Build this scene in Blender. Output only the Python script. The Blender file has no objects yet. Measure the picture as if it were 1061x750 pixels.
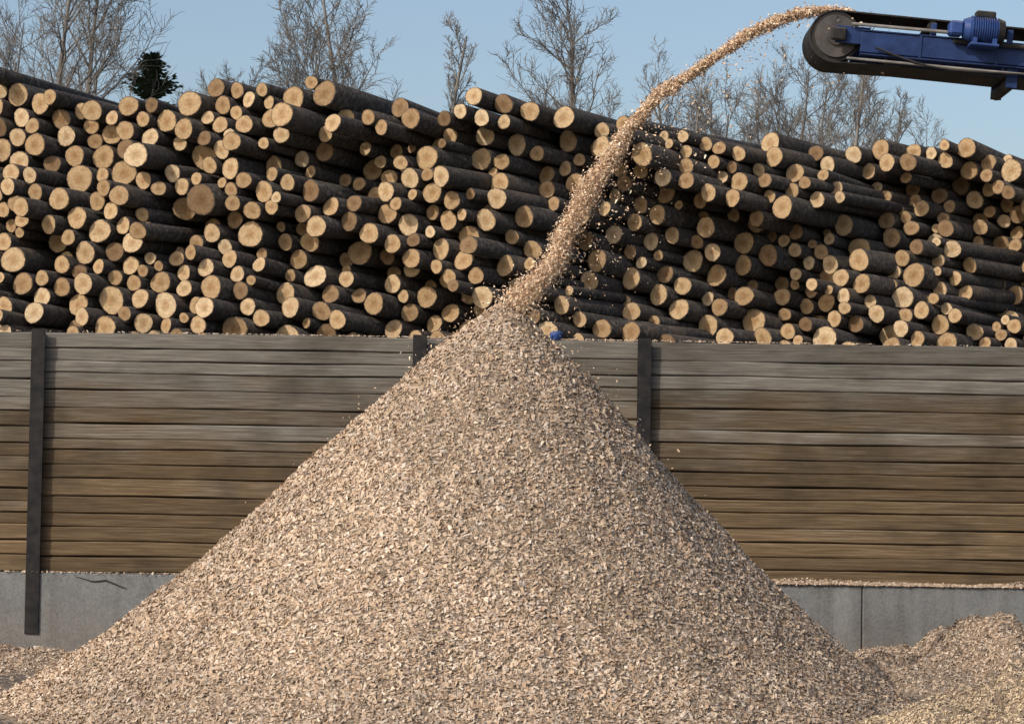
import bpy, math, random
import numpy as np
from mathutils import Vector, Matrix
random.seed(7)
rng = np.random.default_rng(11)
scene = bpy.context.scene
COL = scene.collection
R = math.radians

# ------------------------------------------------------------------ helpers
def new_mat(name):
    m = bpy.data.materials.new(name); m.use_nodes = True
    nt = m.node_tree; b = nt.nodes['Principled BSDF']
    b.inputs['Specular IOR Level'].default_value = 0.25
    return m, nt, b
def N(nt, typ, **kw):
    n = nt.nodes.new(typ)
    for k, v in kw.items(): setattr(n, k, v)
    return n
def noise(nt, vec, scale, detail=4, rough=0.55):
    n = N(nt, 'ShaderNodeTexNoise'); n.inputs['Scale'].default_value = scale
    n.inputs['Detail'].default_value = detail; n.inputs['Roughness'].default_value = rough
    if vec is not None: nt.links.new(vec, n.inputs['Vector'])
    return n.outputs['Fac']
def ramp(nt, fac, stops):
    n = N(nt, 'ShaderNodeValToRGB'); e = n.color_ramp.elements
    while len(e) < len(stops): e.new(0.5)
    for i, (p, c) in enumerate(stops):
        e[i].position = p; e[i].color = (c[0], c[1], c[2], 1)
    nt.links.new(fac, n.inputs['Fac']); return n.outputs['Color']
def mixc(nt, fac, a, b, mode='MIX'):
    n = N(nt, 'ShaderNodeMix', data_type='RGBA', blend_type=mode)
    if isinstance(fac, (int, float)): n.inputs[0].default_value = fac
    else: nt.links.new(fac, n.inputs[0])
    for s, v in ((6, a), (7, b)):
        if isinstance(v, tuple): n.inputs[s].default_value = (*v, 1)
        else: nt.links.new(v, n.inputs[s])
    return n.outputs[2]
def math_(nt, op, a, b=None, clamp=False):
    n = N(nt, 'ShaderNodeMath', operation=op, use_clamp=clamp)
    for i, v in enumerate((a, b)):
        if v is None: continue
        if isinstance(v, (int, float)): n.inputs[i].default_value = v
        else: nt.links.new(v, n.inputs[i])
    return n.outputs[0]
def bump(nt, b, h, strength=0.5, dist=0.01):
    n = N(nt, 'ShaderNodeBump'); n.inputs['Strength'].default_value = strength
    n.inputs['Distance'].default_value = dist
    nt.links.new(h, n.inputs['Height']); nt.links.new(n.outputs['Normal'], b.inputs['Normal'])
def pos(nt): return N(nt, 'ShaderNodeNewGeometry').outputs['Position']
def scaled(nt, vec, s):
    n = N(nt, 'ShaderNodeMapping'); n.inputs['Scale'].default_value = s
    nt.links.new(vec, n.inputs['Vector']); return n.outputs['Vector']
def attr(nt, name): return N(nt, 'ShaderNodeAttribute', attribute_name=name)

def obj_from(name, verts, faces, mats, midx=None, smooth=None, parent=None, attrs=None, cols=None):
    me = bpy.data.meshes.new(name)
    if isinstance(verts, np.ndarray) and isinstance(faces, np.ndarray):
        nv, nf, k = len(verts), len(faces), faces.shape[1]
        me.vertices.add(nv); me.vertices.foreach_set('co', verts.astype(np.float32).ravel())
        me.loops.add(nf*k); me.loops.foreach_set('vertex_index', faces.astype(np.int32).ravel())
        me.polygons.add(nf); me.polygons.foreach_set('loop_start', np.arange(0, nf*k, k, dtype=np.int32))
        me.update(calc_edges=True)
    else:
        me.from_pydata([tuple(v) for v in verts], [], [tuple(f) for f in faces]); me.update()
    for m in mats: me.materials.append(m)
    if midx is not None: me.polygons.foreach_set('material_index', np.array(midx, dtype=np.int32))
    if smooth is not None:
        if isinstance(smooth, bool): smooth = [smooth]*len(me.polygons)
        me.polygons.foreach_set('use_smooth', np.array(smooth, dtype=bool))
    for k, v in (attrs or {}).items():
        a = me.attributes.new(k, 'FLOAT', 'POINT'); a.data.foreach_set('value', np.array(v, dtype=np.float32))
    if cols is not None:
        a = me.attributes.new('Col', 'FLOAT_COLOR', 'POINT')
        c = np.ones((len(me.vertices), 4), dtype=np.float32); c[:, :3] = cols
        a.data.foreach_set('color', c.ravel())
    me.validate(); me.update()
    o = bpy.data.objects.new(name, me); COL.objects.link(o)
    if parent: o.parent = parent
    return o
def empty(name, loc=(0, 0, 0)):
    o = bpy.data.objects.new(name, None); o.location = loc; COL.objects.link(o); return o

_tab = rng.random((256, 256))
def vnoise(x, y):
    xi = np.floor(x).astype(int); yi = np.floor(y).astype(int)
    fx = x-xi; fy = y-yi; fx = fx*fx*(3-2*fx); fy = fy*fy*(3-2*fy)
    a = _tab[xi % 256, yi % 256]; b = _tab[(xi+1) % 256, yi % 256]
    c = _tab[xi % 256, (yi+1) % 256]; d = _tab[(xi+1) % 256, (yi+1) % 256]
    return (a*(1-fx)+b*fx)*(1-fy)+(c*(1-fx)+d*fx)*fy - 0.5
def fbm(x, y, o=4):
    s = 0; a = 1
    for i in range(o):
        s = s+a*vnoise(x*2**i+17.3*i, y*2**i+5.1*i); a *= 0.5
    return s

# ------------------------------------------------------------------ world, sun, camera
SUN_EL, SUN_AZ = 34.0, 48.0          # azimuth: degrees to the left of straight behind the viewer
w = bpy.data.worlds.new("World"); scene.world = w; w.use_nodes = True
nt = w.node_tree; bg = nt.nodes['Background']
sky = N(nt, 'ShaderNodeTexSky', sky_type='NISHITA', sun_disc=False)
sky.sun_elevation = R(SUN_EL); sky.sun_rotation = R(180+SUN_AZ)
sky.air_density = 1.0; sky.dust_density = 2.8; sky.ozone_density = 1.0
nt.links.new(sky.outputs[0], bg.inputs[0]); bg.inputs[1].default_value = 0.15
sd = bpy.data.lights.new("sun", 'SUN'); sd.energy = 2.8; sd.angle = R(0.5); sd.color = (1, 0.94, 0.85)
so = bpy.data.objects.new("sun", sd); COL.objects.link(so)
tos = Vector((-math.sin(R(SUN_AZ))*math.cos(R(SUN_EL)), -math.cos(R(SUN_AZ))*math.cos(R(SUN_EL)), math.sin(R(SUN_EL))))
so.rotation_euler = tos.to_track_quat('Z', 'Y').to_euler()
cd = bpy.data.cameras.new("camera"); cd.lens = 91.6; cd.clip_end = 6000; cd.clip_start = 0.5
co = bpy.data.objects.new("camera", cd); COL.objects.link(co); scene.camera = co
CAMZ = 2.05
co.matrix_world = Matrix.Translation((0, -30, CAMZ)) @ Matrix.Rotation(R(90+2.65), 4, 'X') @ Matrix.Rotation(R(0.92), 4, 'Z')
scene.view_settings.view_transform = 'Standard'; scene.view_settings.look = 'None'
scene.view_settings.exposure = 0

# ------------------------------------------------------------------ materials
M_chip, nt, b = new_mat("wood_chips")
a = attr(nt, 'Col').outputs['Color']
nt.links.new(a, b.inputs['Base Color']); b.inputs['Roughness'].default_value = 0.8
M_bed, nt, b = new_mat("shaded_chip_bed"); p = pos(nt)
c = ramp(nt, noise(nt, p, 45, 5, 0.7), [(0.3, (0.13, 0.095, 0.066)), (0.5, (0.28, 0.21, 0.15)), (0.7, (0.44, 0.345, 0.25))])  # brown bed with the shade between chips painted into its dark tones
nt.links.new(c, b.inputs['Base Color']); b.inputs['Roughness'].default_value = 0.9
bump(nt, b, noise(nt, p, 40, 4, 0.7), 1.0, 0.03)
# ground
M_gr, nt, b = new_mat("ground_dirt"); p = pos(nt)
c1 = ramp(nt, noise(nt, p, 22, 6, 0.7), [(0.3, (0.09, 0.075, 0.06)), (0.7, (0.26, 0.21, 0.165))])
c2 = mixc(nt, math_(nt, 'MULTIPLY', noise(nt, p, 0.8, 4), 0.6), c1, (0.14, 0.12, 0.10))
nt.links.new(c2, b.inputs['Base Color']); b.inputs['Roughness'].default_value = 0.95
bump(nt, b, noise(nt, p, 20, 6, 0.7), 0.8, 0.03)
# concrete
M_con, nt, b = new_mat("concrete"); p = pos(nt)
c1 = ramp(nt, noise(nt, p, 2.2, 6, 0.65), [(0.3, (0.125, 0.13, 0.13)), (0.55, (0.20, 0.205, 0.20)), (0.8, (0.28, 0.275, 0.26))])
st = noise(nt, scaled(nt, p, (5, 5, 0.5)), 1.0, 4)
c2 = mixc(nt, ramp(nt, st, [(0.42, (0, 0, 0)), (0.72, (.85, .85, .85))]), c1, (0.085, 0.08, 0.07))
sp = N(nt, 'ShaderNodeSeparateXYZ'); nt.links.new(p, sp.inputs[0])
lowf = math_(nt, 'SUBTRACT', math_(nt, 'ADD', 0.65, math_(nt, 'MULTIPLY', noise(nt, p, 1.5, 4), 0.5)), sp.outputs[2])
c2 = mixc(nt, ramp(nt, lowf, [(0.2, (0, 0, 0)), (0.75, (.6, .6, .6))]), c2, (0.17, 0.135, 0.10))
c3 = mixc(nt, 0.3, c2, ramp(nt, noise(nt, p, 40, 4, 0.7), [(0.3, (0.08, 0.08, 0.08)), (0.7, (0.36, 0.36, 0.36))]))
nt.links.new(c3, b.inputs['Base Color']); b.inputs['Roughness'].default_value = 0.9
bump(nt, b, noise(nt, p, 30, 5, 0.7), 0.6, 0.01)
# planks
M_pl, nt, b = new_mat("weathered_planks"); p = pos(nt)
tint = attr(nt, 'tint').outputs['Fac']
sep = N(nt, 'ShaderNodeSeparateXYZ'); nt.links.new(p, sep.inputs[0])
comb = N(nt, 'ShaderNodeCombineXYZ')
nt.links.new(math_(nt, 'ADD', math_(nt, 'MULTIPLY', sep.outputs[0], 0.8), math_(nt, 'MULTIPLY', tint, 37)), comb.inputs[0])
nt.links.new(math_(nt, 'MULTIPLY', sep.outputs[2], 26), comb.inputs[2])
nt.links.new(math_(nt, 'MULTIPLY', tint, 9), comb.inputs[1])
grain = noise(nt, comb.outputs[0], 2.2, 6, 0.65)
big = noise(nt, scaled(nt, p, (0.55, 1, 1.6)), 1.0, 5, 0.6)
h = math_(nt, 'DIVIDE', math_(nt, 'SUBTRACT', sep.outputs[2], 0.94), 2.76)
hh = math_(nt, 'ADD', h, math_(nt, 'MULTIPLY', math_(nt, 'SUBTRACT', big, 0.5), 1.0))
hh = math_(nt, 'ADD', hh, math_(nt, 'MULTIPLY', math_(nt, 'SUBTRACT', tint, 0.5), 0.3))
hh = math_(nt, 'ADD', hh, math_(nt, 'MULTIPLY', math_(nt, 'SUBTRACT', grain, 0.5), 0.5))
brown = ramp(nt, grain, [(0.25, (0.065, 0.041, 0.021)), (0.5, (0.14, 0.095, 0.052)), (0.75, (0.25, 0.178, 0.105))])
grey = ramp(nt, grain, [(0.25, (0.075, 0.067, 0.056)), (0.5, (0.145, 0.132, 0.112)), (0.75, (0.25, 0.23, 0.198))])
c = mixc(nt, ramp(nt, hh, [(0.40, (0, 0, 0)), (0.85, (1, 1, 1))]), brown, grey)
damp = noise(nt, scaled(nt, p, (0.5, 1, 0.9)), 1.3, 4, 0.6)
c = mixc(nt, math_(nt, 'MULTIPLY', ramp(nt, damp, [(0.5, (0, 0, 0)), (0.66, (1, 1, 1))]), 0.6), c, (0.045, 0.035, 0.023))
v = math_(nt, 'ADD', math_(nt, 'MULTIPLY', tint, 0.5), 0.72)
hsv = N(nt, 'ShaderNodeHueSaturation'); nt.links.new(v, hsv.inputs['Value']); nt.links.new(c, hsv.inputs['Color'])
nt.links.new(hsv.outputs[0], b.inputs['Base Color']); b.inputs['Roughness'].default_value = 0.85
bump(nt, b, grain, 0.6, 0.006)
# steel posts
M_st, nt, b = new_mat("dark_steel"); p = pos(nt)
c = ramp(nt, noise(nt, p, 9, 5), [(0.35, (0.012, 0.012, 0.014)), (0.7, (0.035, 0.03, 0.027))])
nt.links.new(c, b.inputs['Base Color']); b.inputs['Roughness'].default_value = 0.65; b.inputs['Metallic'].default_value = 0.2
# log ends
M_end, nt, b = new_mat("cut_log_end"); p = pos(nt)
rr = attr(nt, 'endr').outputs['Fac']; tint = attr(nt, 'tint').outputs['Fac']
c = ramp(nt, tint, [(0.0, (0.22, 0.14, 0.075)), (0.25, (0.40, 0.265, 0.14)), (0.6, (0.54, 0.375, 0.205)), (1.0, (0.66, 0.50, 0.31))])
r2 = math_(nt, 'ADD', rr, math_(nt, 'MULTIPLY', math_(nt, 'SUBTRACT', noise(nt, p, 14, 3), 0.5), 0.5))
heart = ramp(nt, r2, [(0.12, (0.72, 0.62, 0.52)), (0.4, (0.88, 0.84, 0.8)), (0.55, (1, 1, 1)), (0.88, (1, 1, 1)), (0.99, (0.6, 0.52, 0.46))])
c = mixc(nt, 1.0, c, heart, 'MULTIPLY')
ring = N(nt, 'ShaderNodeMath', operation='SINE'); nt.links.new(math_(nt, 'MULTIPLY', r2, 34), ring.inputs[0])
c = mixc(nt, math_(nt, 'MULTIPLY', math_(nt, 'ADD', ring.outputs[0], 1), 0.09), c, (0.25, 0.13, 0.05))
c = mixc(nt, 0.45, c, ramp(nt, noise(nt, p, 26, 4, 0.7), [(0.35, (0.3, 0.28, 0.26)), (0.6, (1, 1, 1))]), 'MULTIPLY')
nt.links.new(c, b.inputs['Base Color']); b.inputs['Roughness'].default_value = 0.8
bump(nt, b, noise(nt, p, 60, 3), 0.4, 0.004)
# bark
M_bark, nt, b = new_mat("bark"); p = pos(nt)
tint = attr(nt, 'tint').outputs['Fac']
c = ramp(nt, noise(nt, p, 16, 6, 0.7), [(0.3, (0.024, 0.02, 0.017)), (0.52, (0.066, 0.056, 0.048)), (0.72, (0.19, 0.168, 0.15))])
pat = noise(nt, p, 2.2, 4, 0.6)
c = mixc(nt, ramp(nt, pat, [(0.52, (0, 0, 0)), (0.7, (.6, .6, .6))]), c, (0.15, 0.105, 0.07))
c = mixc(nt, math_(nt, 'MULTIPLY', tint, 0.35), c, (0.042, 0.034, 0.03))
nt.links.new(c, b.inputs['Base Color']); b.inputs['Roughness'].default_value = 0.9
bump(nt, b, noise(nt, p, 22, 5, 0.7), 1.0, 0.02)
# bare branches
M_tw, nt, b = new_mat("bare_branches"); p = pos(nt)
c = ramp(nt, noise(nt, p, 1.2, 4), [(0.3, (0.14, 0.125, 0.11)), (0.7, (0.25, 0.23, 0.205))])
nt.links.new(c, b.inputs['Base Color']); b.inputs['Roughness'].default_value = 0.9
M_ndl, nt, b = new_mat("spruce_needles"); p = pos(nt)
c = ramp(nt, noise(nt, p, 2.5, 4), [(0.3, (0.03, 0.048, 0.028)), (0.7, (0.07, 0.10, 0.06))])
nt.links.new(c, b.inputs['Base Color']); b.inputs['Roughness'].default_value = 0.8
def paint(name, c0, c1, rough=0.4, metal=0.0, sc=6):
    m, nt, b = new_mat(name); p = pos(nt)
    c = ramp(nt, noise(nt, p, sc, 5, 0.65), [(0.35, c0), (0.7, c1)])
    # pale wood dust settled on upward faces
    g = N(nt, 'ShaderNodeNewGeometry'); s = N(nt, 'ShaderNodeSeparateXYZ'); nt.links.new(g.outputs['Normal'], s.inputs[0])
    up = math_(nt, 'MULTIPLY', ramp(nt, s.outputs[2], [(0.45, (0, 0, 0)), (0.95, (1, 1, 1))]), ramp(nt, noise(nt, p, 18, 5, 0.7), [(0.4, (.1, .1, .1)), (0.65, (.75, .75, .75))]))
    c = mixc(nt, up, c, (0.26, 0.20, 0.14))
    nt.links.new(c, b.inputs['Base Color']); b.inputs['Roughness'].default_value = rough
    b.inputs['Metallic'].default_value = metal
    return m
M_blue = paint("blue_paint", (0.012, 0.026, 0.085), (0.025, 0.052, 0.16), 0.5)
M_blue2 = paint("blue_motor_paint", (0.02, 0.05, 0.17), (0.045, 0.09, 0.27), 0.45)
M_rub = paint("belt_rubber", (0.012, 0.012, 0.013), (0.045, 0.04, 0.036), 0.75)
M_gst = paint("grey_steel", (0.10, 0.10, 0.10), (0.24, 0.235, 0.22), 0.5, 0.4)
M_pst = paint("pulley_disc", (0.05, 0.045, 0.042), (0.12, 0.105, 0.095), 0.6, 0.2)
M_lst = paint("return_belt", (0.16, 0.15, 0.14), (0.32, 0.3, 0.27), 0.7)

# ------------------------------------------------------------------ chips
def chip_mesh(P, Nrm, size=(0.02, 0.06), tilt=1.0, palette=0):
    n = len(P)
    d = rng.normal(size=(n, 3))
    nn = Nrm+tilt*0.42*rng.normal(size=(n, 3)); nn /= np.linalg.norm(nn, axis=1)[:, None]
    u = np.cross(nn, d); u /= np.linalg.norm(u, axis=1)[:, None]
    v = np.cross(nn, u)
    L = (size[0]+(size[1]-size[0])*rng.random(n)**2.4)
    W = L*(0.25+0.35*rng.random(n))
    u = u*(L/2)[:, None]; v = v*(W/2)[:, None]
    k = rng.normal(size=(n, 4))*0.18
    bend = (nn*(L*0.12*rng.random(n))[:, None])
    V = np.empty((n, 4, 3))
    V[:, 0] = P-u*(1+k[:, 0:1])-v+bend; V[:, 1] = P+u-v*(1+k[:, 1:2])-bend
    V[:, 2] = P+u*(1+k[:, 2:3])+v+bend; V[:, 3] = P-u*(1+k[:, 3:4])+v-bend*0.5
    pals = [
      np.array([[.57,.44,.315],[.49,.355,.24],[.41,.285,.185],[.62,.51,.40],[.33,.215,.135],[.43,.355,.295],[.19,.135,.095],[.72,.62,.51]]),
      np.array([[.60,.47,.31],[.53,.40,.25],[.45,.33,.20],[.63,.52,.37],[.38,.27,.16],[.46,.38,.28],[.22,.155,.10],[.7,.6,.45]]),
    ]
    pr = np.array([.23,.21,.17,.12,.10,.09,.04,.04])
    pal = pals[palette]*0.8+0.2*(pr[:, None]*pals[palette]).sum(0)
    c = pal[rng.choice(8, n, p=pr)]*(0.9+0.25*rng.random(n))[:, None]
    C = np.repeat(c, 4, axis=0)
    F = np.arange(n*4).reshape(n, 4)
    return V.reshape(-1, 3), F, C
def hnormals(h, x, y, e=0.03):
    gx = (h(x+e, y)-h(x-e, y))/(2*e); gy = (h(x, y+e)-h(x, y-e))/(2*e)
    n = np.stack([-gx, -gy, np.ones_like(gx)], 1); return n/np.linalg.norm(n, axis=1)[:, None]
def heap(name, h, x0, x1, y0, y1, res, npts, size, palette=0, bed=None, zmin=0.004, tilt=1.0):
    nx = int((x1-x0)/res)+1; ny = int((y1-y0)/res)+1
    X, Y = np.meshgrid(np.linspace(x0, x1, nx), np.linspace(y0, y1, ny), indexing='ij')
    Z = h(X, Y); V = np.stack([X, Y, Z], -1).reshape(-1, 3)
    i, j = np.meshgrid(np.arange(nx-1), np.arange(ny-1), indexing='ij')
    a = (i*ny+j).ravel(); F = np.stack([a, a+ny, a+ny+1, a+1], 1)
    keep = (V[F][:, :, 2].max(1) > -0.02); F = F[keep]
    used = np.unique(F); m = -np.ones(len(V), int); m[used] = np.arange(len(used)); V = V[used]; F = m[F]
    px = x0+(x1-x0)*rng.random(npts*3); py = y0+(y1-y0)*rng.random(npts*3)
    nr = hnormals(h, px, py); z = h(px, py)
    wgt = 1/np.clip(nr[:, 2], .3, 1); ok = (z > zmin) & (rng.random(len(z)) < wgt/1.8)
    px, py, z, nr = px[ok][:npts], py[ok][:npts], z[ok][:npts], nr[ok][:npts]
    P = np.stack([px, py, z], 1)+nr*(0.001+0.013*rng.random(len(px)))[:, None]
    cv, cf, cc = chip_mesh(P, nr, size, tilt, palette)
    # slow colour drift over the heap: fresher and older loads
    dr = 1+0.30*fbm(P[:, 0]*0.9+P[:, 2], P[:, 1]*0.9, 4); cc = cc*np.repeat(dr, 4)[:, None]
    VV = np.vstack([V, cv]); FF = np.vstack([F, cf+len(V)])
    mid = np.r_[np.zeros(len(F), int), np.ones(len(cf), int)]
    CC = np.vstack([np.full((len(V), 3), .4), cc])
    sm = np.r_[np.ones(len(F), bool), np.zeros(len(cf), bool)]
    return obj_from(name, VV, FF, [bed or M_bed, M_chip], mid, sm, cols=CC)

AX, AY, AH = -0.07, -6.0, 3.70
PR_U = np.array([0, .03, .07, .15, .30, .45, .62, .80, .92, 1.0, 1.08, 1.3])
PR_Z = np.array([1, .985, .95, .875, .705, .53, .345, .175, .075, .02, -.02, -.2])
def pile_h(x, y):
    dx = x-AX; dy = y-AY; r = np.hypot(dx, dy); ph = np.arctan2(dy, dx)
    rad = 4.12-0.42*np.cos(ph)+0.10*np.sin(3*ph+1)+0.06*np.sin(5*ph)
    u = r/rad
    z = np.interp(u, PR_U, PR_Z)*AH
    amp = np.clip(u*4, 0, 1)
    run = fbm(ph*9+fbm(u*2, ph*2, 2), u*1.3, 3)*np.clip(u*2, 0, 1)
    return z+amp*(0.07*fbm(x*1.1+3, y*1.1, 3)+0.03*fbm(x*5, y*5, 3)+0.05*run)
heap("wood_chip_pile", pile_h, -5.2, 4.6, -11.0, -1.2, 0.05, 330000, (0.012, 0.056), 0)

def ground_h(x, y):
    d = 0.03*fbm(x*0.5, y*0.5, 3)+0.012*fbm(x*4, y*4, 2)
    return d-0.012
def mound(cx, cy, rx, ry, H, rough=0.12, seed=0.0, pw=1.2, fine=0.0):
    def h(x, y):
        u = np.hypot((x-cx)/rx, (y-cy)/ry)
        base = H*np.clip(1-u, -1, 1)
        base = np.where(base > 0, H*(np.clip(1-u, 0, 1)**(1/pw)), base)
        amp = np.clip((1.15-u)*1.5, 0, 1)
        return base+amp*(rough*fbm((x+seed)*2.2, y*2.2, 4)+fine*fbm((x+seed)*9, y*9, 3))-0.01
    return h
heap("spilled_chip_mound", mound(5.2, -2.3, 2.1, 1.7, 0.62, 0.30, 3, 1.2, .05), 2.8, 8.6, -4.4, -0.12, 0.04, 42000, (0.013, 0.05), 0)
heap("sawdust_mound", mound(4.75, -9.3, 2.2, 1.8, 0.70, 0.30, 9, 1.5, .08), 2.2, 7.4, -11.6, -7.2, 0.03, 80000, (0.008, 0.034), 1)
heap("low_chip_drift", mound(-6.4, -1.6, 2.6, 1.45, 0.2, 0.16, 21), -9.5, -3.4, -3.4, -0.12, 0.06, 22000, (0.015, 0.05), 0)

# ground sheet (fine near the yard, one sheet to the horizon)
gx = np.r_[-3000, -800, -200, -60, np.arange(-16, 16.01, 0.25), 60, 200, 800, 3000]
gy = np.r_[-2000, -400, -100, -40, np.arange(-26, 1.01, 0.25), 12, 30, 80, 200, 800, 4000]
X, Y = np.meshgrid(gx, gy, indexing='ij')
Z = np.where((abs(X) < 16) & (Y < 0.6) & (Y > -26), ground_h(X, Y), -0.02)
i, j = np.meshgrid(np.arange(len(gx)-1), np.arange(len(gy)-1), indexing='ij'); a = (i*len(gy)+j).ravel()
F = np.stack([a, a+len(gy), a+len(gy)+1, a+1], 1); V = np.stack([X, Y, Z], -1).reshape(-1, 3)
obj_from("ground", V, F, [M_gr], smooth=True)
n = 60000
px = -9+18*rng.random(n); py = -12.5+12.4*rng.random(n)
P = np.stack([px, py, ground_h(px, py)+0.006+0.01*rng.random(n)], 1)
cv, cf, cc = chip_mesh(P, np.tile([0, 0, 1.], (n, 1)), (0.015, 0.055), 0.5)
obj_from("scattered_chips", cv, cf, [M_chip], smooth=False, cols=cc*0.85)
# chips lying on the concrete ledge and on the wall top
def ledge_h(x, y):
    t = np.clip((x-2.6)/0.8, 0, 1)
    return 0.94+t*np.clip(0.02+0.065*(fbm(x*1.3, x*0+2, 3)+0.55), 0.0, 1)*np.clip(1-(y*-1-0.03)/0.12, 0, 1)
n = 16000
px = 2.6+6.5*rng.random(n); py = -0.145+0.12*rng.random(n)
P = np.stack([px, py, 0.945+(ledge_h(px, py)-0.94)*rng.random(n)], 1)
n2 = 1800
px = -9+11.5*rng.random(n2); py = -0.145+0.12*rng.random(n2)
P = np.vstack([P, np.stack([px, py, np.full(n2, .948)], 1)])
n2 = 1500
px = rng.normal(size=n2)*2.6; py = -0.03+0.07*rng.random(n2)
P = np.vstack([P, np.stack([px, py, np.full(n2, 3.71)], 1)])
cv, cf, cc = chip_mesh(P, np.tile([0, -.4, 1.], (len(P), 1)), (0.012, 0.04), 1.0)
obj_from("ledge_chips", cv, cf, [M_chip], smooth=False, cols=cc)

# ------------------------------------------------------------------ stream
SP = np.array([(3.10,6.46),(2.85,6.475),(2.58,6.43),(2.36,6.34),(2.13,6.22),(1.69,5.92),(1.33,5.65),(1.07,5.36),(.84,5.04),(.65,4.66),(.44,4.25),(.22,3.92),(.0,3.66)])
sl = np.r_[0, np.cumsum(np.hypot(*np.diff(SP, axis=0).T))]; sl /= sl[-1]
n = 50000; t = rng.random(n)**0.88
wv = 0.019+0.040*t**0.9+0.04*np.clip(t-.7, 0, 1)
wv = wv*(1+0.6*fbm(t*14, t*0+3, 3))
wob = 0.03*np.sin(t*23)*t+0.02*np.sin(t*51+1)*t
off = rng.normal(size=(n, 3))*wv[:, None]*0.85
cx = np.interp(t, sl, SP[:, 0])+wob+off[:, 0]; cz = np.interp(t, sl, SP[:, 1])+off[:, 2]*0.9
P = np.stack([cx, -6+off[:, 1]*1.5, cz], 1)
n3 = 2000; t3 = rng.random(n3)
P3 = np.stack([np.interp(t3, sl, SP[:, 0])+0.05+rng.exponential(0.19, n3)*(rng.random(n3) < .8)-rng.exponential(.06, n3), -6+rng.normal(size=n3)*0.2,
               np.interp(t3, sl, SP[:, 1])-rng.exponential(0.20, n3)], 1)
P3 = P3[pile_h(P3[:, 0], P3[:, 1]) < P3[:, 2]]
n4 = 900
P4 = np.stack([rng.normal(size=n4)*0.75, -6+rng.normal(size=n4)*.5, np.zeros(n4)], 1)
P4[:, 2] = pile_h(P4[:, 0], P4[:, 1])+rng.exponential(0.08, n4)
P = np.vstack([P, P3, P4])
cv, cf, cc = chip_mesh(P, rng.normal(size=(len(P), 3)), (0.010, 0.034), 1.0)
obj_from("falling_wood_chips", cv, cf, [M_chip], smooth=False, cols=np.clip(cc*np.array([1.42, 1.38, 1.32]), 0, .88))

# ------------------------------------------------------------------ box builder
class MB:
    def __init__(s): s.v = []; s.f = []; s.m = []; s.t = []; s.sm = []
    def box(s, x0, x1, y0, y1, z0, z1, mi=0, bev=0.0, tint=0.5, M=None):
        b = bev; base = len(s.v)
        vs = []
        for sx in (0, 1):
            for sy in (0, 1):
                for sz in (0, 1):
                    X = (x0, x1)[sx]; Y = (y0, y1)[sy]; Zz = (z0, z1)[sz]
                    ix = b*(1-2*sx); iy = b*(1-2*sy); iz = b*(1-2*sz)
                    vs += [(X, Y+iy, Zz+iz), (X+ix, Y, Zz+iz), (X+ix, Y+iy, Zz)]
        I = lambda sx, sy, sz, k: base+((sx*2+sy)*2+sz)*3+k
        fs = []
        for s_ in (0, 1):
            q = [I(s_,0,0,0), I(s_,1,0,0), I(s_,1,1,0), I(s_,0,1,0)]; fs.append(q if s_ else q[::-1])
            q = [I(0,s_,0,1), I(1,s_,0,1), I(1,s_,1,1), I(0,s_,1,1)]; fs.append(q[::-1] if s_ else q)
            q = [I(0,0,s_,2), I(1,0,s_,2), I(1,1,s_,2), I(0,1,s_,2)]; fs.append(q if s_ else q[::-1])
        if b > 0:
            for p_ in (0, 1):
                for q_ in (0, 1):
                    fs.append([I(p_,q_,0,0), I(p_,q_,1,0), I(p_,q_,1,1), I(p_,q_,0,1)])
                    fs.append([I(p_,0,q_,0), I(p_,1,q_,0), I(p_,1,q_,2), I(p_,0,q_,2)])
                    fs.append([I(0,p_,q_,1), I(1,p_,q_,1), I(1,p_,q_,2), I(0,p_,q_,2)])
            for sx in (0, 1):
                for sy in (0, 1):
                    for sz in (0, 1): fs.append([I(sx,sy,sz,0), I(sx,sy,sz,1), I(sx,sy,sz,2)])
        if M is not None: vs = [tuple(M @ Vector(v)) for v in vs]
        s.v += vs; s.f += fs; s.m += [mi]*len(fs); s.t += [tint]*24; s.sm += [False]*len(fs)
    def cyl(s, p0, p1, r, mi=0, n=20, r1=None, cap=True, tint=.5):
        p0 = Vector(p0); p1 = Vector(p1); d = (p1-p0).normalized(); r1 = r if r1 is None else r1
        u = d.orthogonal().normalized(); v = d.cross(u); base = len(s.v)
        for p_, q in ((p0, r), (p1, r1)):
            for i in range(n):
                a = 2*math.pi*i/n; s.v.append(tuple(p_+u*q*math.cos(a)+v*q*math.sin(a)))
        for i in range(n):
            j = (i+1) % n; s.f.append([base+i, base+j, base+n+j, base+n+i]); s.m.append(mi); s.sm.append(True)
        k = 2*n
        if cap:
            for p_, q, o in ((p0, r, 0), (p1, r1, 1)):
                b2 = len(s.v)
                for i in range(n):
                    a = 2*math.pi*i/n; s.v.append(tuple(p_+u*q*math.cos(a)+v*q*math.sin(a)))
                f = list(range(b2, b2+n)); s.f.append(f if o else f[::-1]); s.m.append(mi); s.sm.append(False)
                k += n
        s.t += [tint]*k
    def make(s, name, mats, parent=None, M=None):
        vs = s.v if M is None else [tuple(M @ Vector(v)) for v in s.v]
        o = obj_from(name, vs, s.f, mats, s.m, s.sm, parent, attrs={'tint': s.t})
        me = o.data
        import bmesh
        bm = bmesh.new(); bm.from_mesh(me); bmesh.ops.recalc_face_normals(bm, faces=bm.faces); bm.to_mesh(me); bm.free()
        return o

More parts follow.
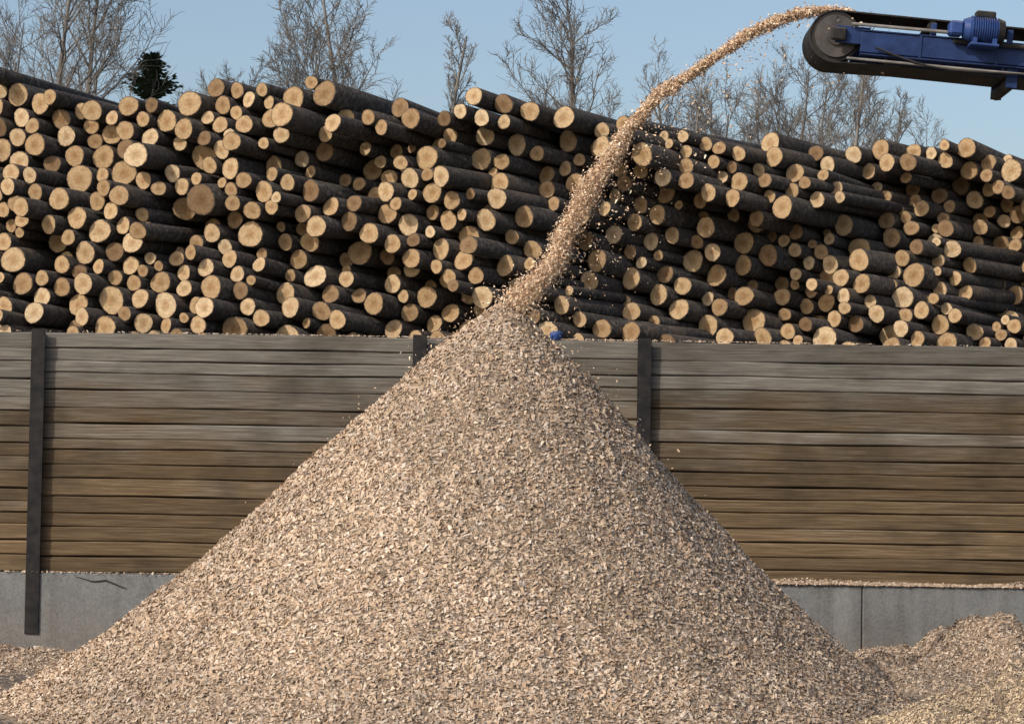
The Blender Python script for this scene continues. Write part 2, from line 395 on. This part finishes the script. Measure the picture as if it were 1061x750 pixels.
# ------------------------------------------------------------------ timber wall
wall = empty("timber_retaining_wall")
posts = [-11.6, -5.44, -1.06, 1.52, 6.35, 10.9]
ends = [-16]+posts+[16]
planks_v = []; planks_f = []; planks_t = []
def plank(x0, x1, z0, z1, t):
    n = max(4, int((x1-x0)/0.3)); yo = rng.normal()*0.007; base = len(planks_v)
    b = 0.012; y0 = -0.035+yo; y1 = 0.04
    ph = rng.random()*9; ph2 = rng.random()*9
    for i in range(n+1):
        x = x0+(x1-x0)*i/n; dz = 0.005*math.sin(x*1.3+ph)+0.003*math.sin(x*3.1+ph2)+rng.normal()*0.001; dy = 0.005*math.sin(x*1.7+ph)
        bt_ = b*(0.8+0.9*rng.random())
        for (yy, zz) in ((y0, z0+b), (y0, z1-bt_), (y0+bt_, z1), (y1, z1), (y1, z0), (y0+b, z0)):
            planks_v.append((x, yy+dy, zz+dz)); planks_t.append(t)
    for i in range(n):
        for k in range(6):
            a = base+i*6+k; c = base+i*6+(k+1) % 6
            planks_f.append((a, a+6, c+6, c))
    planks_f.append(tuple(base+k for k in range(6))); planks_f.append(tuple(base+n*6+k for k in range(5, -1, -1)))
for bi in range(len(ends)-1):
    xa, xb = ends[bi]+0.008, ends[bi+1]-0.008
    z = 0.948; hs = []
    tot = 3.70-0.948
    nb = [15, 16, 16, 15, 16, 16, 15][bi]
    hs = np.array([0.7+0.6*random.random() for _ in range(nb)]); hs[-1] = 1.1
    hs = hs/hs.sum()*tot
    for hgt in hs:
        plank(xa, xb, z+0.0035, z+hgt-0.0035, random.random()); z += hgt
o = obj_from("planks", planks_v, planks_f, [M_pl], smooth=False, parent=wall, attrs={'tint': planks_t})
mb = MB()
mb.box(-16, 16, 0.055, 0.07, 0.96, 3.6, 0)   # dark sheet standing in for the shade behind plank gaps
mb.make("gap_shade_sheet", [M_st], wall)
mb = MB()
for i, x in enumerate(posts):
    zt = 3.728; zb = 0.24
    mb.box(x-0.08, x+0.08, -0.135, -0.118, zb, zt, 0, 0.003)
    mb.box(x-0.006, x+0.006, -0.1175, 0.1, zb, zt-0.001, 0)
    mb.box(x-0.08, x+0.08, 0.1005, 0.117, 0.96, zt, 0, 0.003)
mb.make("steel_posts", [M_st], wall)
mb = MB()
js = [-16, -10.2, -5.9, -3.55, 0.3, 4.05, 8.1, 12.2, 16]
for i in range(len(js)-1):
    dy = 0.006*(i % 2)
    mb.box(js[i]+0.004, js[i+1]-0.004, -0.112-dy, 0.16, -0.3, 0.94-0.002*(i % 3), 0, 0.012)
base = mb.make("concrete_base", [M_con], wall)
cr = [(-4.95, .90), (-4.75, .845), (-4.6, .86), (-4.45, .80), (-4.36, .77)]
vv = []; ff = []
for i, (x, z) in enumerate(cr):
    wd = 0.010*(1-abs(i-2)/3); vv += [(x, -0.121, z-wd), (x, -0.121, z+wd)]
for i in range(len(cr)-1): ff.append((2*i, 2*i+2, 2*i+3, 2*i+1))
obj_from("crack", vv, ff, [M_st], parent=wall)

# small crumpled blue plastic bag caught on the wall top
import bmesh
bm = bmesh.new(); bmesh.ops.create_icosphere(bm, subdivisions=3, radius=0.075)
for v in bm.verts:
    k = 1+0.5*float(vnoise(np.array([v.co.x*28+3]), np.array([v.co.z*28+v.co.y*20]))[0])
    v.co = Vector((v.co.x*k*1.0, v.co.y*k*0.7, v.co.z*k*0.85))
me = bpy.data.meshes.new("blue_plastic_bag"); bm.to_mesh(me); bm.free(); me.materials.append(M_blue2)
o = bpy.data.objects.new("blue_plastic_bag", me); o.location = (0.5, 0.0, 3.745); COL.objects.link(o)

# ------------------------------------------------------------------ log stack
TH = R(28)
prof_x = np.array([-14, -7.07,-6.3,-5.7,-4.7,-3.9,-3.2,-2.8,-1.7,-.13,.93,2.27,4,4.9,6.3,7.1,14])
prof_z = np.array([6.85, 7.0,7.1,6.85,6.65,6.85,7.2,7.3,7.1,6.95,6.75,6.8,6.95,6.85,6.8,6.8,6.6])
T0, T1 = -12.5, 8.0
T = np.zeros(6000); Zc = np.zeros(6000); Rr = np.zeros(6000); nL = 0
fails = 0
def hmax(xs, r):
    m = (np.abs(T[:nL]-xs.mean()) < 0.8)
    t_, z_, r_ = T[:nL][m], Zc[:nL][m], Rr[:nL][m]
    if len(t_) == 0: return np.full(len(xs), r)
    d = np.abs(xs[:, None]-t_[None]); s = (r+r_)[None]
    hgt = np.where(d < s, z_[None]+np.sqrt(np.clip(s*s-d*d, 0, None)), r)
    return np.maximum(hgt.max(1), r)
def t2X(t):
    a = t/math.cos(TH)+1.7
    return a if a < 0 else a/0.77
while nL < 5800 and fails < 350:
    x = T0+(T1-T0)*rng.random()
    r = float(np.clip(rng.normal(0.117, 0.027), 0.068, 0.20))
    for it in range(10):
        xs = np.linspace(x-0.16, x+0.16, 41); hh_ = hmax(xs, r); k = int(hh_.argmin())
        x = xs[k]
        if 2 < k < 38: break
    zc = hh_[k]
    Xx = t2X(x); lump = 0.34*float(fbm(np.array([Xx*0.9+4]), np.array([1.5]), 3)[0])
    if zc+r > np.interp(Xx, prof_x, prof_z)+lump+rng.normal()*0.09 or x < T0 or x > T1:
        fails += 1; continue
    T[nL], Zc[nL], Rr[nL] = x, zc, r; nL += 1
print("logs", nL)
T, Zc, Rr = T[:nL], Zc[:nL], Rr[:nL]
nb = 80
bt = T0+(T1-T0)*rng.random(nb); bz = 2.0+5.8*rng.random(nb)
bd = rng.random(nb); byaw = rng.normal(size=nb)*R(3.2); bpit = rng.normal(size=nb)*R(1.2)
K = 14; ca = np.cos(np.arange(K)*2*np.pi/K); sa = np.sin(np.arange(K)*2*np.pi/K)
LV = []; LF = []; LM = []; LS = []; LE = []; LT = []
nv = 0
for i in range(nL):
    t_, z_, r_ = T[i], Zc[i], Rr[i]*0.97
    X_ = t2X(t_)
    # skewed metric: bundles lie as tongues sloping down to the right
    dt = bt-t_; dz = (bz-z_)+0.30*dt
    kb = int(np.argmin((dt*0.5)**2+(dz*1.25)**2))
    rgt = float(np.clip((X_+3)/5, 0, 1))
    amp = 0.40+2.3*rgt
    yoff = amp*bd[kb]+rng.normal()*(0.05+0.09*rgt)+(0.35 if rng.random() < .05 else 0)
    if rng.random() < 0.04: yoff -= 0.3
    y0 = 1.1+(0.34+0.18*np.clip(X_/5, 0, 1))*max(0, z_-3)+0.45*max(0, X_)+yoff
    s0 = (y0+t_*math.sin(TH))/math.cos(TH)
    yaw = TH-R(5)*(1-rgt)+R(3)*rgt+byaw[kb]+rng.normal()*R(1.2); pit = bpit[kb]+rng.normal()*R(0.7)
    ax = Vector((math.sin(yaw)*math.cos(pit), math.cos(yaw)*math.cos(pit), math.sin(pit)))
    o0 = Vector((t_*math.cos(TH)+s0*math.sin(TH), -t_*math.sin(TH)+s0*math.cos(TH), z_))
    L = 4.8+rng.random()*0.8
    u = Vector((math.cos(yaw), -math.sin(yaw), 0)); v = u.cross(ax); 
    tu, tv = rng.normal()*0.10, rng.normal()*0.10
    ph = rng.random(3)*6.28
    ang = np.arange(K)*2*np.pi/K
    shp = 1+0.05*np.sin(2*ang+ph[0])+0.035*np.sin(3*ang+ph[1])+0.015*np.sin(5*ang+ph[2])
    taper = 0.9 if rng.random() < .5 else 1.06
    A = np.array(ax); U = np.array(u); Vv = np.array(v); O = np.array(o0)
    dxu = (ca*shp)[:, None]*U; dxv = (sa*shp)[:, None]*Vv
    tiltv = ((ca*tu+sa*tv)[:, None])*A
    tint = float(np.clip(rng.normal(0.52, 0.28), 0, 1))
    bend = (U*rng.normal()+Vv*rng.normal())*0.02
    rows = [O[None]]
    rows.append(O+0.5*r_*(dxu+dxv+tiltv)); rows.append(O+r_*0.95*(dxu+dxv+tiltv))
    rows.append(O+r_*(dxu+dxv+tiltv)+A*0.004)
    rows.append(O+r_*0.99*(dxu+dxv)+A*L*0.33+bend); rows.append(O+r_*taper*(dxu+dxv)+A*L*0.66+bend)
    rows.append(O+r_*taper*(dxu+dxv)+A*L); rows.append((O+A*L)[None])
    LV.append(np.vstack(rows)); e = [0]+[.5]*K+[.97]*K+[1.]*K*4+[0]; LE += e; LT += [tint]*len(e)
    r1, r2_, r3 = nv+1, nv+1+K, nv+1+2*K
    for q in range(K):
        q1 = (q+1) % K
        LF.append((nv, r1+q, r1+q1)); LM.append(0); LS.append(False)
        LF.append((r1+q, r2_+q, r2_+q1, r1+q1)); LM.append(0); LS.append(False)
        LF.append((r2_+q, r3+q, r3+q1, r2_+q1)); LM.append(1); LS.append(False)
        for g in range(3):
            b0 = r3+g*K; LF.append((b0+q, b0+K+q, b0+K+q1, b0+q1)); LM.append(1); LS.append(True)
        b0 = r3+3*K; LF.append((b0+q, nv+1+6*K, b0+q1)); LM.append(0); LS.append(False)
    nv += 2+6*K
obj = obj_from("log_stack", np.vstack(LV).tolist(), LF, [M_end, M_bark], LM, LS, attrs={'endr': LE, 'tint': LT})
bm = bmesh.new(); bm.from_mesh(obj.data); bmesh.ops.recalc_face_normals(bm, faces=bm.faces); bm.to_mesh(obj.data); bm.free()

# ------------------------------------------------------------------ conveyor
conv = empty("belt_conveyor")
# local frame: x along the conveyor (0 = head pulley axle), y across (near side negative), z up
CM = Matrix.Translation((2.92, -6.0, 6.18)) @ Matrix.Rotation(R(4.2), 4, 'Y')
BW = 0.30; PR = 0.245; LEN = 9.0
pts = []
for i in range(17):
    a = R(90+180*i/16); pts.append((math.cos(a)*PR, math.sin(a)*PR))
low = [(0.6, -PR+0.015), (2.5, -PR-0.01), (5, -PR-0.02), (LEN, -0.16)]
tail = [(LEN+math.cos(R(-90+180*i/8))*0.16, math.sin(R(-90+180*i/8))*0.16) for i in range(1, 9)]
loop = pts+low+tail
V_ = []; F_ = []
m = len(loop)
for i, (x, z) in enumerate(loop):
    xa, za = loop[i-1]; xb, zb = loop[(i+1) % m]
    tx, tz = xb-xa, zb-za; l = math.hypot(tx, tz); nx_, nz_ = -tz/l, tx/l
    th = 0.014
    for yy in (-BW, BW):
        V_.append((x, yy, z)); V_.append((x+nx_*th, yy, z+nz_*th))
for i in range(m):
    j = (i+1) % m; a = i*4; c = j*4
    F_ += [(a, c, c+2, a+2), (a+1, a+3, c+3, c+1), (a, a+1, c+1, c), (a+2, c+2, c+3, a+3)]
V_ = [tuple(CM @ Vector(v)) for v in V_]
o = obj_from("belt", V_, F_, [M_rub], parent=conv)
mb = MB()   # head drum + tail drum
mb.cyl((0, -BW+0.01, 0), (0, BW-0.01, 0), PR-0.016, 0, 40)
mb.cyl((0, -BW-0.012, 0), (0, -BW+0.009, 0), PR-0.05, 1, 40)
mb.cyl((0, BW-0.009, 0), (0, BW+0.012, 0), PR-0.05, 1, 40)
mb.cyl((0, -BW-0.035, 0), (0, -BW-0.0125, 0), 0.085, 1, 28)
mb.cyl((0, -BW-0.13, 0), (0, BW+0.13, 0), 0.03, 2, 16)
mb.cyl((LEN, -BW-0.1, 0), (LEN, BW+0.1, 0), 0.145, 0, 24)
mb.make("head_pulley", [M_rub, M_pst, M_gst], conv, CM)
mb = MB()   # side frames
for s in (-1, 1):
    ya, yb = (-BW-0.11, -BW-0.04) if s < 0 else (BW+0.04, BW+0.11)
    mb.box(0.22, LEN+0.2, ya, yb, -0.145, 0.045, 0, 0.006)
    mb.box(0.22, LEN+0.2, ya-0.012, yb+0.012, 0.0505, 0.062, 0)
    mb.box(0.22, LEN+0.2, ya-0.012, yb+0.012, -0.167, -0.1555, 0)
    mb.box(-0.02, 0.30, ya+0.01, ya+0.03, -0.075, 0.085, 0, 0.005)
    mb.box(-0.06, 0.08, ya-0.045, ya+0.008, -0.06, 0.06, 1, 0.015)
    for gx_ in (0.75, 1.45, 2.4, 3.4, 4.4, 5.4, 6.4, 7.4):
        mb.box(gx_, gx_+0.02, ya-0.011, yb+0.011, -0.154, 0.049, 0)
        mb.box(gx_+0.1, gx_+0.15, ya+0.01, yb-0.01, 0.063, 0.18, 0, 0.004)
for gx_ in (0.5, 1.6, 2.9, 4.2, 5.5, 6.8, 8.1):
    mb.box(gx_, gx_+0.08, -BW-0.04, BW+0.04, -0.14, -0.07, 0, 0.005)
mb.make("side_frame", [M_blue, M_rub], conv, CM)
mb = MB()   # idlers (top + return)
for gx_ in np.arange(0.87, LEN, 1.0):
    mb.cyl((gx_, -BW-0.03, 0.17), (gx_, BW+0.03, 0.17), 0.04, 0, 14)
for gx_ in (1.62, 3.6, 5.6, 7.6):
    mb.cyl((gx_, -BW-0.06, -PR-0.055), (gx_, BW+0.06, -PR-0.055), 0.055, 0, 18)
    for s in (-1, 1):
        mb.box(gx_-0.05, gx_+0.05, s*(BW+0.075)-0.008, s*(BW+0.075)+0.008, -PR-0.1, -0.168, 1)
mb.make("idlers", [M_rub, M_blue], conv, CM)
mb = MB()   # rails and hose on the near side
mb.cyl((0.12, -BW-0.14, 0.10), (1.12, -BW-0.14, 0.10), 0.016, 0, 10)
mb.cyl((0.10, -BW-0.13, -0.215), (5.0, -BW-0.13, -0.235), 0.013, 0, 10)
mb.cyl((1.05, -BW-0.15, 0.02), (3.6, -BW-0.15, 0.03), 0.02, 1, 10)
prev = None
for k in range(21):
    q = k/20; cur = Vector((0.35+2.4*q, -BW-0.15, -0.10-0.16*math.sin(math.pi*q)-0.03*math.sin(q*9)))
    if prev is not None: mb.cyl(prev, cur, 0.010, 1, 8, cap=False)
    prev = cur
mb.make("rails_and_hose", [M_lst, M_rub], conv, CM)
mb = MB()   # geared drive motor on near side
mx, my = 1.32, -BW-0.22
mb.cyl((mx-0.15, my, 0.13), (mx+0.11, my, 0.13), 0.11, 0, 28)
for k in range(11):
    xx = mx-0.13+k*0.021; mb.cyl((xx, my, 0.13), (xx+0.008, my, 0.13), 0.125, 0, 28)
mb.cyl((mx+0.11, my, 0.13), (mx+0.17, my, 0.13), 0.12, 1, 28, r1=0.10)
mb.cyl((mx-0.20, my, 0.13), (mx-0.15, my, 0.13), 0.09, 0, 24, r1=0.11)
mb.box(mx-0.10, mx+0.08, my-0.06, my+0.06, 0.235, 0.30, 1, 0.012)
mb.box(mx-0.14, mx+0.12, my-0.11, my+0.11, -0.025, -0.003, 0, 0.004)
mb.box(mx-0.12, mx-0.08, my-0.09, my+0.09, -0.0025, 0.05, 0); mb.box(mx+0.06, mx+0.10, my-0.09, my+0.09, -0.0025, 0.05, 0)
mb.box(mx-0.33, mx-0.20, my-0.07, my+0.10, 0.06, 0.19, 0, 0.02)
mb.make("drive_motor", [M_blue2, M_rub], conv, CM)
mb = MB()   # legs outside the picture carry the boom
for lx in (7.4, 10.9):
    zt = 6.18-(lx-2.92)*math.tan(R(4.2))-0.19
    for s in (-1, 1):
        mb.cyl((lx, -6+s*0.36, zt), (lx, -6+s*1.1, -0.05), 0.06, 0, 12)
        mb.box(lx-0.2, lx+0.2, -6+s*1.1-0.2, -6+s*1.1+0.2, -0.03, 0.03, 0, 0.004)
    mb.cyl((lx, -6-0.7, zt*0.45), (lx, -6+0.7, zt*0.45), 0.035, 0, 10)
    mb.cyl((lx, -6-0.95, zt*0.2), (lx, -6+0.6, zt*0.7), 0.03, 0, 10)
mb.make("support_legs", [M_blue], conv)

# ------------------------------------------------------------------ trees
def tubes(segs, sides):
    V = []; F = []
    for pl in segs:
        base = len(V); n = sides if pl[0][1] > 0.03 else 3
        for i, (p_, r_) in enumerate(pl):
            d = (pl[min(i+1, len(pl)-1)][0]-pl[max(i-1, 0)][0]).normalized()
            u = d.orthogonal().normalized(); v = d.cross(u)
            for k in range(n):
                a = 2*math.pi*k/n; V.append(tuple(p_+(u*math.cos(a)+v*math.sin(a))*r_))
        for i in range(len(pl)-1):
            for k in range(n):
                a = base+i*n+k; c = base+i*n+(k+1) % n
                F.append((a, c, c+n, a+n))
    return V, F
def bare_tree(seed, H, spread, start=0.35, nl=30, twr=0.011, forks=1):
    rd = random.Random(seed); segs = []
    def grow(p, d, L, r, lvl):
        nseg = {0: 12, 1: 8, 2: 5, 3: 3}[lvl]; pl = [(p.copy(), r)]
        q = p.copy(); dd = d.copy(); wob = {0: .05, 1: .13, 2: .18, 3: .2}[lvl]
        for i in range(nseg):
            dd = (dd+Vector((rd.gauss(0, wob), rd.gauss(0, wob), rd.gauss(0, wob)+(0.10 if lvl in (1, 2) else 0.03)))).normalized()
            q = q+dd*(L/nseg); f = 1-(i+1)/nseg
            pl.append((q.copy(), max(twr*0.7, r*(f*0.88+0.12)) if lvl < 3 else twr*(0.6+0.4*f)))
        segs.append(pl)
        if lvl == 3: return
        cnt = {0: nl, 1: 12, 2: 7}[lvl]; s0 = start if lvl == 0 else 0.15
        for c in range(cnt):
            f = s0+(0.99-s0)*((c+rd.random())/cnt)**0.8; x = f*nseg; i = min(int(x), nseg-1)
            pp = pl[i][0].lerp(pl[i+1][0], x-i); axis = (pl[i+1][0]-pl[i][0]).normalized()
            az = rd.random()*6.283; side = axis.orthogonal().normalized(); side.rotate(Matrix.Rotation(az, 3, axis))
            ang = R(rd.uniform(28, 58)) if lvl == 0 else R(rd.uniform(22, 55))
            nd = (axis*math.cos(ang)+side*math.sin(ang)).normalized()
            if lvl == 0: LL = spread*(1-0.55*(f-s0)/(1-s0))*rd.uniform(0.7, 1.2); rr_ = max(0.022, pl[i][1]*0.45)
            elif lvl == 1: LL = L*0.42*(1.1-0.6*f)*rd.uniform(.7, 1.2); rr_ = max(twr*1.3, pl[i][1]*0.5)
            else: LL = L*0.5*rd.uniform(.6, 1.2); rr_ = twr
            grow(pp, nd, LL, rr_, lvl+1)
    for k in range(forks):
        lean = Vector((rd.gauss(0, .10 if forks > 1 else .03), rd.gauss(0, .05), 1)).normalized()
        grow(Vector((rd.gauss(0, .15)*(forks > 1), 0, -0.2)), lean, H*(1 if k == 0 else rd.uniform(.8, .98)), 0.22 if forks > 1 else 0.26, 0)
    return tubes(segs, 6)
specs = {'A': (1, 21.0, 5.0, .4, 30, .010, 2), 'B': (2, 19.8, 4.8, .4, 24, .010, 3), 'C': (3, 17.2, 2.2, .45, 26, .009, 1),
         'D': (5, 18.2, 4.0, .4, 36, .010, 1), 'E': (8, 15.5, 3.4, .4, 22, .008, 2), 'F': (9, 15.0, 3.2, .4, 24, .008, 2)}
meshes = {}
def place_tree(key, x, y, rot, s=1.0, sz=None):
    if key not in meshes:
        V, F = bare_tree(*specs[key])
        o = obj_from("bare_tree", V, F, [M_tw], smooth=True); meshes[key] = o.data
    else:
        o = bpy.data.objects.new("bare_tree", meshes[key]); COL.objects.link(o)
    o.location = (x, y, -0.05); o.rotation_euler = (0, 0, rot); o.scale = (s, s, sz or s)
place_tree('A', -15.0, 55, 0.4)
place_tree('B', -6.0, 55, 1.2)
place_tree('B', -18.2, 66, 3.1, 0.97)
place_tree('C', -3.5, 55, 0.5)
place_tree('D', 1.2, 55, 2.0)
place_tree('E', -10.0, 56, 0.3, 1.05)
place_tree('E', 4.6, 60, 1.9, 1.0)
place_tree('F', 6.5, 57, 0.2, 1.05)
place_tree('E', 8.6, 60, 4.0, 1.07)
place_tree('F', 10.2, 56, 2.6, 1.08)
place_tree('D', 11.8, 66, 5.0, 0.97)
place_tree('F', 13.0, 60, 1.0, 1.03)
place_tree('E', -8.6, 68, 2.2, 1.08)
place_tree('C', 14.3, 63, 2.0, 0.95)
place_tree('F', 5.4, 70, 2.9, 1.15)
place_tree('E', 11.2, 72, 0.9, 1.18)
place_tree('F', 8.0, 73, 5.1, 1.2)

# spruce
def spruce(H, Rb):
    rd = random.Random(4); V, F = tubes([[(Vector((0, 0, -0.1)), .2), (Vector((0, 0, H*.5)), .12), (Vector((0, 0, H)), .015)]], 7)
    mi = [0]*len(F)
    z = 1.2
    while z < H-0.05:
        f = 1-z/H; L = Rb*(f**0.66)+0.08
        for b_ in range(9):
            az = rd.random()*6.283; LL = L*rd.uniform(.65, 1.15); dr = -0.15-0.25*f
            d = Vector((math.cos(az), math.sin(az), dr if f > .1 else .35)).normalized()
            side = Vector((-math.sin(az), math.cos(az), 0)); n_ = max(4, int(LL*9))
            for k in range(n_):
                s = LL*(k+rd.random())/n_; c = Vector((0, 0, z))+d*s+Vector((0, 0, 0.12*s*s/LL))
                ww = 0.08+0.14*(1-s/LL)*min(1, LL); a = rd.uniform(.8, 1.3)
                for sg in (-1, 1):
                    e = c+side*sg*ww*a+d*0.12+Vector((0, 0, rd.uniform(-.09, .05)))
                    bs = len(V)
                    V += [tuple(c-d*0.05), tuple(c+d*0.10+Vector((0, 0, .02))), tuple(e+d*.05), tuple(e-d*.04)]
                    F.append((bs, bs+1, bs+2, bs+3)); mi.append(1)
        z += 0.10+0.16*f
    return V, F, mi
V, F, mi = spruce(15.9, 3.9)
o = obj_from("spruce_tree", V, F, [M_tw, M_ndl], mi); o.location = (-12.0, 55, 0)
